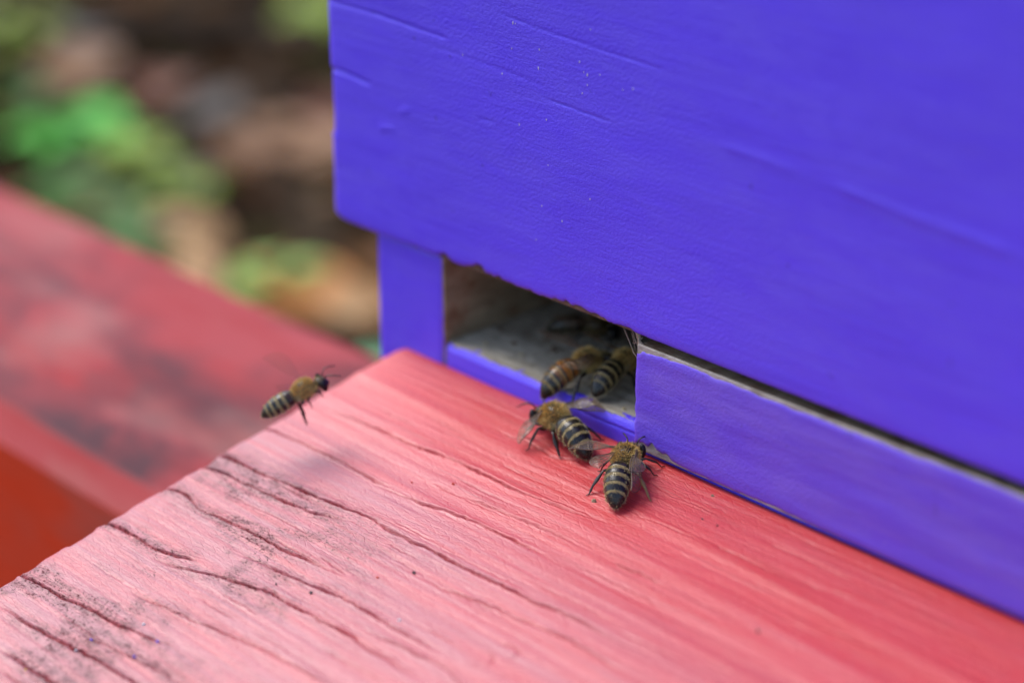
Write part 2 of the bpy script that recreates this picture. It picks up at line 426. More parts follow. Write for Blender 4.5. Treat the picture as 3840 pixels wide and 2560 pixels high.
skin('paint_face', M['purple_old'], np.concatenate([np.arange(BX, 135, .45), np.linspace(136, 350, 50)]), np.arange(.5, 19.9, .35), -1.6,
     lambda X, Z: .35 * (fbm(X / 25, Z / 3.5, 87) - .45), jb=blk_b, jt=blk_t, jl=lambda Z: .1 + .35 * spiky(Z, 88), parent=block, edge=.3)
mb = MB(); mb.box(350.5, 369, .9, 378, 3.95, 21.0); hpart('side_wall', M['innerwood'], mb)
mb = MB(); mb.box(-28.4, -8, 20.3, 384, 21.3, 299.4); hpart('box_side', M['purple'], mb)
mb = MB(); mb.box(349, 369.4, 20.3, 384, 21.3, 299.4); hpart('box_side', M['purple'], mb)
mb = MB(); mb.box(-7.9, 348.9, 362, 383.9, 3.95, 299.3); hpart('back_wall', M['purple'], mb)
mb = MB(); mb.box(-34, 375, -7, 390, 299.8, 318); hpart('lid', M['purple'], mb, False, 2)
for i in range(9):                       # frames hanging in the box
    x = 10 + i * 38
    mb = MB(); mb.box(x, x + 24, 30, 355, 34, 290); hpart('comb_frame', M['innerwood'], mb)

# ---------------------------------------------------------------- the landing board
CR = [
 [(-9.9, -22.7), (-1.4, -22.3), (6.9, -21.9), (14.2, -21.7), (19.5, -21.3), (25.3, -20.6), (30.4, -20.7), (37.1, -20.6), (41.3, -20.5), (46.0, -20.0), (53.0, -19.4), (60.9, -18.3)],
 [(-11.9, -33.5), (-5.6, -32.8), (1.0, -32.5), (8.7, -32.4), (14.9, -32.2), (18.6, -32.5), (22.4, -32.1)],
 [(-11.4, -43.7), (-6.1, -43.0), (1.4, -42.7), (9.6, -41.9), (15.3, -41.4), (19.6, -40.9), (25.0, -40.3), (31.2, -40.5), (36.7, -40.5), (41.5, -40.0), (46.0, -40.2), (50.4, -40.0), (54.8, -39.7), (58.5, -39.7), (63.5, -39.5), (68.6, -39.0), (73.6, -38.6), (81.3, -38.7), (90.0, -37.9)],
 [(-11.2, -47.7), (-6.3, -46.7), (0.3, -46.3), (8.7, -46.0), (16.5, -44.9), (23.6, -42.9)],
 [(-11.9, -55.4), (-6.7, -54.6), (-0.5, -55.8), (5.0, -55.1), (11.4, -54.7), (16.8, -54.7), (22.4, -54.4), (28.5, -53.7), (35.4, -52.7)],
 [(14.6, -59.9), (22.0, -58.6), (27.4, -58.3), (32.3, -57.6), (39.0, -56.9), (44.2, -56.5), (48.2, -56.6), (52.9, -56.6), (57.4, -56.5), (62.0, -56.2)],
 [(-12.1, -67.7), (-6.0, -67.2), (2.3, -67.0), (7.3, -66.0), (11.6, -64.5)],
 [(4.1, -68.7), (8.8, -68.0), (14.9, -66.1), (20.7, -64.5), (26.6, -63.1), (31.9, -62.7), (35.8, -62.7), (41.1, -62.5), (46.5, -61.9), (53.4, -62.4), (59.5, -62.3), (64.9, -62.0)],
 [(-11.8, -85.0), (-4.6, -84.5), (1.8, -83.9), (8.3, -83.0), (15.7, -82.4), (21.7, -81.4), (26.0, -80.2)],
 [(7.7, -76.5), (14.7, -75.7), (21.0, -74.9), (27.5, -74.0), (34.6, -72.8), (42.0, -71.9), (49.5, -71.4), (53.3, -71.0), (63.6, -70.2)],
 [(-6.5, -91.9), (-0.2, -91.5), (5.9, -91.2), (13.0, -90.3), (18.1, -89.9), (23.8, -89.6), (28.3, -89.3), (39.2, -88.8)],
 [(11.4, -87.6), (17.1, -86.7), (23.4, -86.0), (29.7, -85.3), (34.1, -85.1), (44.4, -84.4)],
 [(3.2, -97.8), (9.4, -97.5), (15.3, -97.1), (17.8, -97.1), (26.6, -96.3)],
 [(7.9, -100.6), (13.3, -100.3), (19.9, -100.0)],
 [(19.0, -33.2), (24.8, -33.0), (30.2, -32.4), (35.3, -31.3), (40.5, -30.8), (44.0, -30.4), (47.4, -30.4), (52.8, -30.3), (57.8, -30.3)],
 [(45.3, -45.8), (51.1, -45.6), (56.3, -44.6), (61.7, -43.9), (65.6, -43.8), (69.9, -43.3), (76.0, -42.5), (82.4, -42.9), (88.4, -43.9)],
 [(33.9, -26.8), (38.9, -26.4), (44.9, -25.9), (50.7, -25.4), (56.0, -25.3), (60.9, -25.3)],
 [(23.1, -10.0), (27.9, -9.8), (31.2, -9.5), (34.9, -9.6), (39.3, -10.0), (43.4, -8.4), (47.9, -9.2)],
 [(67.4, -25.5), (73.4, -24.8), (78.7, -24.9)], [(1.5, -17.1), (6.6, -17.2), (12.9, -17.1)],
 [(47.7, -59.8), (53.0, -59.2), (57.7, -58.9), (61.5, -58.6), (66.3, -58.6), (69.4, -59.2), (74.1, -59.2)],
 [(66.6, -55.9), (69.4, -54.9), (69.7, -52.6), (68.3, -51.6), (66.7, -52.3)], [(66.8, -50.2), (69.8, -48.5), (71.6, -49.2), (71.7, -51.2)],
 [(17.7, -44.1), (20.6, -43.3), (23.1, -43.1)], [(27.2, -51.8), (35.0, -52.5)], [(72.2, -53.8), (77.2, -53.1)],
 [(82.4, -25.1), (89.1, -24.3), (93.7, -24.3)], [(95.5, -34.6), (100.4, -34.1)], [(93.2, -12.0), (98.3, -11.7), (103.9, -10.4)],
 [(102.8, -18.4), (111.7, -17.8), (118.5, -16.0)], [(79.4, -37.2), (92.4, -36.2)]]
CW = [1, 1, 1.1, .9, .9, .9, 1, .9, .9, .6, 1, .6, .9, .6, .9, .7, .6, .65, .6, .5, .8, .5, .5, .4, .5, .3, .35, .35, .3, .3, .35]
BXL = -12.0
hr = np.random.default_rng(3)
for _ in range(90):                      # hairline checks along the grain
    x, y, ln = hr.uniform(-12, 100), hr.uniform(-105, -4), hr.uniform(6, 24)
    CR.append([(x + ln * q, y + .05 * ln * q * .4 + hr.normal(0, .12)) for q in (0, .3, .6, 1)]); CW.append(hr.uniform(.12, .38))
xs = np.concatenate([np.arange(BXL, 132, .38), np.linspace(133, 320, 50)])
ys = np.arange(-112, .3, .17)
X, Y = np.meshgrid(xs, ys)
H = np.zeros_like(X); G = np.zeros_like(X); D0 = np.zeros_like(X)
wob = .55 * (vnoise(X / 4.0, Y / 30, 91) - .5) + .5 * (vnoise(X / 1.3, Y / 9, 92) - .5) + .55 * (vnoise(X / .7, Y / 3, 99) - .5)
for l, w in zip(CR, CW):
    l = np.array(l); y0, y1 = l[:, 1].min() - 5, l[:, 1].max() + 5
    r0, r1 = np.searchsorted(ys, y0), np.searchsorted(ys, y1)
    c0, c1 = np.searchsorted(xs, l[:, 0].min() - 5), np.searchsorted(xs, l[:, 0].max() + 5)
    s = np.s_[r0:r1, c0:c1]
    D, p = polydist(X[s], Y[s] + .55 * wob[s], l)
    startsoff = l[0, 0] < -11
    fade = np.clip(np.minimum(p if not startsoff else 1, 1 - p) * 5 + .05, 0, 1) * w
    wid = (.10 + .18 * vnoise(X[s] / 3.5, Y[s] / 20, 93)) * (.6 + .5 * w)
    mod = .35 + .9 * vnoise(X[s] / 5, Y[s] / 15, 94)
    near = 1 + 1.3 * np.exp(-(X[s] - BXL) / 4)
    H[s] -= (.55 * np.exp(-(D / wid) ** 2) * near - .10 * np.exp(-((D - 2.2 * wid) / (1.2 * wid)) ** 2)) * fade * mod
    G[s] = np.maximum(G[s], np.exp(-(D / (wid * 1.1)) ** 2) * fade * (.3 + .6 * mod))
    D0[s] = np.maximum(D0[s], np.exp(-(D / 1.6) ** 2) * fade)
wy = Y + 1.6 * (fbm(X / 45, Y / 20, 95) - .45)
H += .16 * (fbm(X / 30, wy / 2.2, 96) - .45) + .09 * (vnoise(X / 14, wy / .75, 97) - .5) + .6 * (fbm(X / 60, Y / 22, 98) - .45)
# a low ridge running along the grain in front of the bees
for yr, a, w in ((-13.5, .22, 1.6), (-21.5, .2, 1.8), (-29, -.15, 2)):
    H += a * np.exp(-((wy - yr + .03 * (X - 50)) / w) ** 2)
sm = lambda q: np.clip(q, 0, 1) ** 2 * (3 - 2 * np.clip(q, 0, 1))
left = sm((62 - X) / 60) * sm((-Y - 34) / 16)
blot = sm((fbm(X / 13, Y / 6, 101, 4) - .43) / .14)
grime = np.clip(left * (.15 + .75 * blot) + left * D0 * .8, 0, 1)
chalk = sm((-Y - 9 + .10 * (40 - X) + 6 * (fbm(X / 40, wy / 1.4, 111) - .45)) / 34) * (.72 + .28 * sm((105 - X) / 80))  # board colour turns paler pink away from the hive, streaked along the grain
jl = .5 * (hash2(np.floor(Y / 6.3), np.floor(Y / 6.3) * 0, 5) - .5) + .45 * (vnoise(0, Y / 1.7, 103) - .5) - .6 * np.exp(-((Y + 69.2) / .8) ** 2) + .5 * np.exp(-((Y + 47) / 1.2) ** 2) + .5 * np.exp(-((Y + 56) / .8) ** 2)
corner = 1.2 * np.exp(-(-Y) / .9)
Xd = X + (jl + corner) * np.exp(-(X - BXL) / 3)
H -= .7 * np.exp(-(X - BXL) / .55) + .5 * np.exp(Y / .5)
P = np.stack([Xd, Y, Y * TT + H], -1); v, f, idx = grid_mb(P)
r = ring(idx); n = len(v); m = len(r)
low = v[r].copy(); low[:, 2] = low[:, 1] * TT - 17.0
f = f + [(int(r[i]), n + i, n + (i + 1) % m, int(r[(i + 1) % m])) for i in range(m)] + [tuple(range(n + m - 1, n - 1, -1))]
mb = MB()
z0 = np.zeros(m)
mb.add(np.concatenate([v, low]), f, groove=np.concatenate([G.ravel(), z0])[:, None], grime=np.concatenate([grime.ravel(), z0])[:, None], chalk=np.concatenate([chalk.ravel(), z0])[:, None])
LO = (60, -60, -20)
lboard = empty('landing_board', LO, 'sloping red plank with long grain cracks leading up to the hive entrance', 'plank')
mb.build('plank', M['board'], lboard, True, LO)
for x in (40, 280):
    mb = MB(); mb.add([(x + dx, y, z) for dx in (0, 24) for y, z in ((-32, -40), (-3, -40), (-3, -17.4), (-32, -32 * TT - 16.9))],
                      [(0, 1, 2, 3), (7, 6, 5, 4), (0, 4, 5, 1), (1, 5, 6, 2), (2, 6, 7, 3), (3, 7, 4, 0)])
    mb.build('support_wedge', M['beam'], lboard, False, LO)
def board_z(x, y):
    i = np.clip(np.searchsorted(ys, y), 0, len(ys) - 1); j = np.clip(np.searchsorted(xs, x), 0, len(xs) - 1)
    return float(y * TT + H[i, j])

for (x, y, s, kind) in ((6, 5, .55, 'a'), (9.5, 9, .8, 'b'), (14, 6.5, .5, 'a'), (17, 12, .9, 'b'), (21, 9, .6, 'a'), (23, 4, .45, 'a'), (43, 3.2, .5, 'a'), (45, 6, .8, 'b'), (12, 15, 1.0, 'b'), (41.5, 9, .7, 'b'), (4, 11, .7, 'b')):
    CRUMBS.append((x, y, s, kind))
# crumbs and chips on the board
M['chip_violet'] = simple('violet_chip', (.14, .09, .55)); M['chip_white'] = simple('white_chip', (.7, .68, .66))
M['chip_dark'] = simple('dark_crumb', (.035, .035, .04)); M['chip_yellow'] = simple('pollen_crumb', (.7, .45, .05))
M['chip_red'] = simple('red_chip', (.5, .05, .03)); M['chip_tan'] = simple('tan_crumb', (.32, .22, .13))
CH = [('violet', 13.8, -87.5, .5), ('violet', 22.9, -81.2, .42), ('violet', 23.2, -85.7, .4), ('white', 13.8, -90.4, .35), ('white', 17.6, -80.1, .4),
      ('yellow', 11.2, -98.0, .3), ('dark', 27.2, -60.9, .35), ('dark', 33.8, -59.0, .5), ('dark', 43.7, -45.8, .6), ('red', 30.7, -25.5, .45),
      ('white', 50.8, -55.1, .4), ('tan', 54.0, -15.3, .75), ('red', 39.7, -50.1, .5), ('red', 24.1, -29.1, .35), ('tan', 69.0, -3.2, .45), ('dark', 71.9, -8.9, .32), ('dark', 75.0, -8.8, .3), ('dark', 97.0, -24.8, .5)]
CL = {'violet': 'tiny violet paint chip lying on the red plank', 'white': 'tiny white paint flake lying on the red plank', 'yellow': 'tiny yellow pollen crumb near the corner of the red plank',
      'dark': 'tiny dark dirt crumb lying on the red plank', 'red': 'tiny dark red paint chip on the red plank', 'tan': 'small tan crumb lying on the red plank close to the hive'}
for kind, x, y, s in CH:
    th = np.linspace(0, 2 * np.pi, 7, endpoint=False); z = board_z(x, y)
    rr = s * (.6 + .5 * rng.random(7)); el = rng.uniform(.5, .8)
    base = np.stack([x + rr * np.cos(th), y + el * rr * np.sin(th), np.full(7, z - .08)], -1)
    top = np.stack([x + .6 * rr * np.cos(th + .2), y + .6 * el * rr * np.sin(th + .2), z + s * rng.uniform(.35, .7, 7)], -1)
    mb = MB(); mb.add(np.concatenate([base, top]), [(i, (i + 1) % 7, 7 + (i + 1) % 7, 7 + i) for i in range(7)] + [tuple(range(7, 14)), tuple(range(6, -1, -1))])
    o = mb.build({'violet': 'paint_chip', 'white': 'paint_chip', 'red': 'paint_chip'}.get(kind, 'crumb'), M['chip_' + kind], None, False, (x, y, z))
    tag(o, CL[kind], 'chip' if kind in ('violet', 'white', 'red') else 'crumb', kind + ' bits scattered on the plank')

M['chip_wax'] = simple('wax_crumb', (.45, .33, .17)); M['chip_propolis'] = simple('propolis_crumb', (.10, .045, .02), .5)
for x, y, s, kind in CRUMBS:
    th = np.linspace(0, 2 * np.pi, 7, endpoint=False); z = 4.0; rr = s * (.6 + .5 * rng.random(7))
    base = np.stack([x + rr * np.cos(th), y + .7 * rr * np.sin(th), np.full(7, z - .15)], -1)
    top = np.stack([x + .6 * rr * np.cos(th + .2), y + .4 * rr * np.sin(th + .2), z + s * rng.uniform(.4, .8, 7)], -1)
    mb = MB(); mb.add(np.concatenate([base, top]), [(i, (i + 1) % 7, 7 + (i + 1) % 7, 7 + i) for i in range(7)] + [tuple(range(7, 14)), tuple(range(6, -1, -1))])
    o = mb.build('crumb', M['chip_wax' if kind == 'a' else 'chip_propolis'], None, False, (x, y, z))
    tag(o, 'pale wax crumb on the grey floor of the entrance' if kind == 'a' else 'dark brown propolis crumb on the grey floor of the entrance', 'crumb', ('wax' if kind == 'a' else 'propolis') + ' crumbs in the entrance')
# ---------------------------------------------------------------- bees
ST = np.array([  # x, half width, half height, centre z   (mm, x forward, thorax centre = 0)
 (-8.25, .04, .04, -.15), (-8.05, .55, .5, -.13), (-7.6, 1.05, .95, -.08), (-6.9, 1.52, 1.38, 0), (-6.0, 1.86, 1.70, .05), (-5.0, 2.02, 1.86, .08), (-4.0, 2.06, 1.92, .05),
 (-3.1, 1.95, 1.85, 0), (-2.5, 1.75, 1.68, -.1), (-2.1, 1.4, 1.35, -.15), (-1.85, 1.05, 1.05, -.2), (-1.6, 1.2, 1.15, -.1), (-1.2, 1.6, 1.55, 0), (-.5, 1.95, 1.85, .1), (.2, 2.05, 1.9, .12),
 (.9, 1.85, 1.7, .05), (1.5, 1.35, 1.2, -.1), (1.85, .65, .6, -.25), (2.05, .85, .8, -.35), (2.3, 1.5, 1.25, -.5), (2.7, 1.85, 1.5, -.65), (3.1, 1.75, 1.5, -.8), (3.5, 1.3, 1.25, -.95), (3.8, .8, .85, -1.1), (3.95, .1, .1, -1.15)])
SEG = [-2.1, -3.35, -4.5, -5.6, -6.65, -7.45, -8.3]
def bee(name, label, thorax, tip, up, ground=None, s=None, droop=22, side=0, wings=(), feet=None, legcol=None, bands=(1, 1, 1, 1, 1), amber=False, yawtail=0, seed=1, curl=None, hairs=5200, antennae=True, dull=1.0, wmat='wing', slim=.82):
    R_ = np.random.default_rng(seed)
    thorax = np.array(thorax, float); tip = np.array(tip, float); up = np.array(up, float); up /= np.linalg.norm(up)
    dr = math.radians(droop); yt = math.radians(yawtail)
    def bendp(p):
        p = np.array(p, float); q = p.copy(); x = p[..., 0]
        k = np.clip((-1.85 - x) / 6.4, 0, 1.2)
        m = x < -1.85
        a = -dr * (.35 + .65 * k); b = yt * (.3 + .7 * k)
        dx = x + 1.85; z = p[..., 2] + .25; y = p[..., 1]
        nx = dx * np.cos(a) - z * np.sin(a) * -1 * -1; nz = -dx * np.sin(a) + z * np.cos(a)
        nx = dx * np.cos(a) + z * np.sin(a)
        nz = -dx * np.sin(a) + z * np.cos(a)
        # tail goes down: dx<0 and a<0 give nz<0
        ny = y * np.cos(b) + nx * np.sin(b); nx2 = nx * np.cos(b) - y * np.sin(b)
        q[..., 0] = np.where(m, nx2 - 1.85, x); q[..., 1] = np.where(m, ny, y); q[..., 2] = np.where(m, nz - .25, p[..., 2])
        return q
    tl = bendp(np.array([-8.25, 0, -.15]))
    chord = tip - thorax; s = s if s else np.linalg.norm(chord) / np.linalg.norm(tl)
    # basis so that the local tail points along the chord
    e1 = chord / np.linalg.norm(chord); lu = up - e1 * (up @ e1); lu /= np.linalg.norm(lu)
    t1 = tl / np.linalg.norm(tl); zl = np.array([0, 0, 1.]); tu = zl - t1 * (zl @ t1); tu /= np.linalg.norm(tu)
    A = np.stack([e1, lu, np.cross(e1, lu)], 1); B = np.stack([t1, tu, np.cross(t1, tu)], 1)
    Rm = A @ B.T
    W = lambda p: thorax + s * (np.asarray(p, float) @ Rm.T)
    Li = lambda w: ((np.asarray(w, float) - thorax) / s) @ Rm
    gp, gn = (None, None) if ground is None else (np.array(ground[0], float), np.array(ground[1], float) / np.linalg.norm(ground[1]))
    base = thorax - up * 3.2 if gp is None else thorax - gn * ((thorax - gp) @ gn)
    root = empty(name, base, label, 'bee', None)
    # --- body
    xs_ = np.concatenate([np.linspace(-8.25, -1.85, 90), np.linspace(-1.8, 1.85, 44), np.linspace(1.9, 3.95, 26)])
    wd, ht, zc = (np.interp(xs_, ST[:, 0], ST[:, i]) for i in (1, 2, 3))
    ker = np.array([1, 2, 3, 2, 1.]); ker /= ker.sum()
    thin = np.where(xs_ < -1.85, slim, slim * .90); wd *= thin; ht *= thin
    for arr in (wd, ht, zc): arr[2:-2] = np.convolve(arr, ker, 'valid')
    frac = np.zeros_like(xs_); segi = np.full(len(xs_), -1)
    for i in range(6):
        k = (xs_ <= SEG[i]) & (xs_ > SEG[i + 1]); frac[k] = (SEG[i] - xs_[k]) / (SEG[i] - SEG[i + 1]); segi[k] = i
    fac = np.where(segi >= 0, .965 + .045 * frac, 1.0); wd, ht = wd * fac, ht * fac
    n = 36; th = np.linspace(0, 2 * np.pi, n, endpoint=False)
    Xg = np.repeat(xs_[:, None], n, 1); Yg = wd[:, None] * np.sin(th)[None]; Zg = zc[:, None] + ht[:, None] * np.cos(th)[None]
    lump = 1 + .03 * (vnoise(Xg * 2, th[None] * 2 + 0 * Xg, seed) - .5); Yg = Yg * lump
    nz = vnoise(Xg * 5, np.cos(th)[None] * 5 + 0 * Xg + 9, seed + 1); nz2 = vnoise(Xg * 14, th[None] * 9 + 0 * Xg, seed + 2)
    dark = np.array([.011, .008, .006]); tan = np.array([.32, .235, .09]); C = np.zeros(Xg.shape + (3,)); C[:] = dark
    thx = (Xg > -1.85) & (Xg < 1.9); C[thx] = np.array([.10, .07, .03]); C[(np.abs(th[None] - np.pi) > 2.5) & (np.abs(Xg + .15) < .55)] = np.array([.02, .016, .012])
    hd = Xg >= 1.9; C[hd] = np.array([.02, .016, .012])
    band = np.zeros_like(Xg)
    for i in range(1, 5):
        k = segi == i
        edge = .38 + .14 * (nz[k] - .5) + .24 * (nz2[k] - .5) + .05 * math.sin(seed * 3.1 + i)
        band[k] = np.clip((edge - frac[k][:, None]) / .07, 0, 1) * bands[i]
    k = segi == 0; band[k] = np.clip((.22 - frac[k][:, None]) / .1, 0, 1) * .5
    band *= .75 + .5 * nz2
    band = np.clip(band, 0, 1); C = C * (1 - band[..., None]) + tan * band[..., None]
    if amber:
        for i, a_ in ((0, .9), (1, .8), (2, .35)):
            k = segi == i; w_ = (np.clip((.8 - frac[k]) / .15, 0, 1) * a_)[:, None, None]
            C[k] = C[k] * (1 - w_) + np.array([.42, .15, .025]) * w_
    under = np.clip((-np.cos(th) - .55) / .3, 0, 1)[None, :, None] * (Xg < -1.85)[..., None]
    C = C * (1 - .6 * under) + np.array([.10, .07, .035]) * .6 * under
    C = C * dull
    Pl = bendp(np.stack([Xg, Yg, Zg], -1)); Pw = W(Pl)
    v, f, idx = grid_mb(Pw)
    f = f + [(int(idx[i, -1]), int(idx[i, 0]), int(idx[i + 1, 0]), int(idx[i + 1, -1])) for i in range(len(xs_) - 1)] + [tuple(int(q) for q in idx[0]), tuple(int(q) for q in idx[-1][::-1])]
    body = MB(); body.add(v, f, col=C.reshape(-1, 3))
    # --- legs and antennae belong to the same body mesh
    lc = np.array(legcol or (.022, .014, .009))
    default = [(3.2, 2.1), (.5, 3.5), (-3.4, 3.0)]
    cox = [(1.1, .8, -1.35), (.1, .95, -1.45), (-1.0, .9, -1.35)]
    fwd_w = Rm[:, 0]
    for i in range(3):
        for sd_ in (1, -1):
            key = (i, sd_); ft = (feet or {}).get(key, default[i])
            if ft is None: continue
            c0 = np.array(cox[i]) * (1, sd_, 1)
            if len(ft) == 3: fl_ = np.array(ft, float)              # local, for legs off the ground
            else:
                q = W((ft[0], ft[1] * (sd_ if key not in (feet or {}) else 1), -2.5))
                q = q - gn * ((q - gp) @ gn) + gn * .12; fl_ = Li(q)
            d = fl_ - c0; out = np.array([d[0] * .25, d[1], 0]); out = out / (np.linalg.norm(out) + 1e-6)
            upl = np.array([0, 0, 1.]) if len(ft) == 3 else (gn @ Rm)
            knee = c0 + d * .34 + upl * (1.15 - .3 * (i == 0)) + out * .35
            ank = c0 + d * .80 + upl * .55 + out * .15
            hind = i == 2
            pts = [c0 + (0, 0, .4), c0 + (knee - c0) * .5, knee, knee + (ank - knee) * .15, knee + (ank - knee) * .6, ank, ank + (fl_ - ank) * .5, fl_, fl_ + d / np.linalg.norm(d) * np.array([.5, .5, 0])]
            rad = [.27, .30, .18, .17, .34 if hind else .22, .18, .19 if hind else .12, .08, .055]
            lcc = lc if key not in ((feet or {}).get('gold', ())) else np.array([.22, .13, .04])
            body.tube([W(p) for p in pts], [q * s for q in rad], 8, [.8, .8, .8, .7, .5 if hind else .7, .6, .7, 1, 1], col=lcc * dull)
    if antennae:
        for sd_ in (1, -1):
            a0 = np.array([3.35, .45 * sd_, -.35])
            pts = [a0, a0 + (.5, .35 * sd_, .75), a0 + (1.0, .8 * sd_, .9), a0 + (1.9, 1.2 * sd_, .45), a0 + (2.7, 1.4 * sd_, -.1)]
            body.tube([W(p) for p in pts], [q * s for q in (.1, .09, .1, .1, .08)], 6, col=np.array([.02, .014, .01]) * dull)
    body.build('body', M['bee'], root, True, base)
    # --- eyes
    for sd_ in (1, -1):
        e = MB(); u_, v_ = np.meshgrid(np.linspace(0, np.pi, 9), np.linspace(0, 2 * np.pi, 13)[:-1])
        q = np.stack([2.85 + .55 * np.sin(u_) * np.cos(v_), 1.42 * sd_ + .5 * np.sin(u_) * np.sin(v_), -.7 + 1.05 * np.cos(u_)], -1)
        vv, ff, ii = grid_mb(W(q)); ff = ff + [(int(ii[-1, j]), int(ii[-1, j + 1]), int(ii[0, j + 1]), int(ii[0, j])) for j in range(8)]
        e.add(vv, ff); e.build('eye', M['eye'], root, True, base)
    # --- hair: thorax, head, pale bands
    hm = MB(); HV = []; HF = []; HC = []
    def put(p, nrm, ln, wdt, c):
        t_ = nrm * 1.0 + np.array([-.55, 0, 0]) + R_.normal(0, .35, 3); t_ /= np.linalg.norm(t_)
        sidev = np.cross(t_, R_.normal(0, 1, 3)); sidev /= np.linalg.norm(sidev)
        b0 = len(HV); p = p - nrm * .05
        HV.extend([p + sidev * wdt, p - sidev * wdt, p + t_ * ln]); HF.append((b0, b0 + 1, b0 + 2)); HC.extend([c * .7, c * .7, c])
    gold = np.array([.85, .58, .20]); pale = np.array([.70, .56, .28])
    ci = np.where((xs_ > -1.75) & (xs_ < 1.75))[0]
    for _ in range(hairs):
        i = R_.choice(ci); j = R_.integers(n)
        bald = abs(th[j] - np.pi) > 2.45 and -.75 < xs_[i] < .45
        if bald and R_.random() < .7: continue
        nr = np.array([.25 * xs_[i], math.sin(th[j]), math.cos(th[j])]); nr /= np.linalg.norm(nr)
        cc = gold * R_.uniform(.55, 1.25) if xs_[i] > -1.1 or math.cos(th[j]) > .2 else pale * R_.uniform(.7, 1.2)
        put(Pl[i, j] + R_.normal(0, .05, 3), nr, R_.uniform(.3, .85), .05, cc)
    ci = np.where((xs_ > 1.9) & (xs_ < 3.6))[0]
    for _ in range(hairs // 5):
        i = R_.choice(ci); j = R_.integers(n)
        if abs(math.sin(th[j])) > .8: continue
        put(Pl[i, j], np.array([.1, math.sin(th[j]), math.cos(th[j])]), R_.uniform(.25, .5), .03, gold * R_.uniform(.4, .9))
    ci = np.where(segi >= 0)[0]; cnt = 0
    for _ in range(9000):
        i = R_.choice(ci); j = R_.integers(n)
        if R_.random() > band[i, j] * .9 + .05: continue
        low_ = math.cos(th[j]) < -.35
        put(Pl[i, j] + R_.normal(0, .03, 3), np.array([-.35, .7 * math.sin(th[j]), .7 * math.cos(th[j])]), R_.uniform(.16, .36) + .2 * low_, .034, pale * R_.uniform(.55, 1.1) if not amber else np.array([.5, .33, .13]) * R_.uniform(.6, 1.1))
        cnt += 1
        if cnt > 3000: break
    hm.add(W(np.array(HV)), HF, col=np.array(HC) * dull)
    ho = hm.build('fur', M['hair'], root, False, base); ho['kind'] = 'stuff'
    # --- wings: (side, length, width, direction (local), face normal (local), hind?)
    for (sd_, ln, wdt, dirv, nrm, hind) in wings:
        d = np.array(dirv, float); d /= np.linalg.norm(d); nn_ = np.array(nrm, float); nn_ -= d * (nn_ @ d); nn_ /= np.linalg.norm(nn_); ac = np.cross(nn_, d)
        o0 = np.array([.35 - .7 * hind, 1.35 * sd_, 1.1 - .25 * hind])
        tt = np.linspace(0, 1, 22)
        lead = .06 + .30 * np.sin(np.pi * np.clip(tt, 0, 1) ** .8) * .35; trail = np.sin(np.pi * tt ** 1.35 * .985 + .04) ** .75 * .85 + .03
        acs = ac * (sd_ if np.dot(np.cross(nn_, d), [1, 0, 0]) * sd_ > 0 else sd_)
        G_ = []
        for cc in np.linspace(0, 1, 7):
            off = (lead * (1 - cc) - trail * cc) * wdt
            cam_ = .25 * math.sin(math.pi * cc) * np.sin(np.pi * tt) + .10 * np.sin(tt * 9 + cc * 4)
            G_.append(o0 + d * (tt * ln)[:, None] + acs * off[:, None] + nn_ * cam_[:, None])
        G_ = np.array(G_); wv, wf, wi = grid_mb(W(G_)); wm = MB(); wm.add(wv, wf)
        wo_ = wm.build('wing', M[wmat], root, True, base)
        if wmat != 'wing': continue
        vm = MB()
        lines = [G_[0], G_[-1]] + [G_[r_][:int(len(tt) * q_)] for r_, q_ in ((1, .8), (2, .75), (3, .6), (4, .55))] + [G_[:5, c_] for c_ in (8, 12, 16)]
        for l_ in lines: vm.tube([W(p) for p in l_], [(.07 if l_ is lines[0] else .042) * s] * len(l_), 4)
        vm.build('vein', M['vein'], wo_, False, base)
    return root

NB = (0, -TT, 1)
def frame_of(): pass
bee('honey_bee', 'honey bee standing on red plank with one clear wing held out sideways', (34.8, -5.6, 2.7), (45.7, -8.0, -.8), (0, -.1, 1), ((0, 0, 0), NB), None, 24,
    wings=((-1, 5.4, 2.4, (-.95, -1, -.25), (.1, .2, 1), 0), (1, 5.0, 2.6, (-.15, 1, -.75), (.2, .8, .6), 0), (-1, 4.4, 1.8, (-.8, -.8, .15), (0, .3, 1), 1)),
    feet={(0, 1): (2.4, 3.2), (1, 1): (-.4, 4.2), (2, 1): (-4.4, 2.2), (2, -1): (-4.6, -3.6)}, seed=11)
bee('honey_bee', 'honey bee with strongly striped abdomen crawling towards the violet block', (53.7, -7.7, 2.35), (59.2, -15.9, -2.2), (.05, -.12, 1), ((0, 0, 0), NB), None, 22,
    wings=((1, 6.0, 2.2, (-.3, 1, .0), (.1, .1, 1), 0), (-1, 7.2, 2.2, (-1, -.16, -.22), (0, -1, .5), 0), (1, 5.0, 2.2, (-1, .15, .12), (0, .1, 1), 1), (-1, 4.6, 1.9, (-1, -.12, .1), (0, -.3, 1), 1)),
    feet={(2, 1): (-4.4, 3.7), (2, -1): (-4.6, -4.2), (0, -1): (2.4, -4.0), 'gold': ((2, -1),)}, seed=12, yawtail=6)
FL = ((0, 0, 3.95), (0, 0, 1))
bee('honey_bee', 'honey bee with amber banded abdomen hanging over the entrance sill', (31.0, 6.4, 8.3), (29.1, -3.1, 3.4), (-.1, -.1, 1), FL, None, 26,
    wings=((1, 7.4, 2.4, (-.45, 1, .25), (.2, 0, 1), 0), (-1, 7.0, 2.4, (-1, -.35, .2), (0, -.3, 1), 0)), feet={(2, -1): (-5.0, -3.2, -3.6), (2, 1): (-3.6, 2.6)}, amber=True, bands=(.4, .7, .8, .9, .9), seed=13)
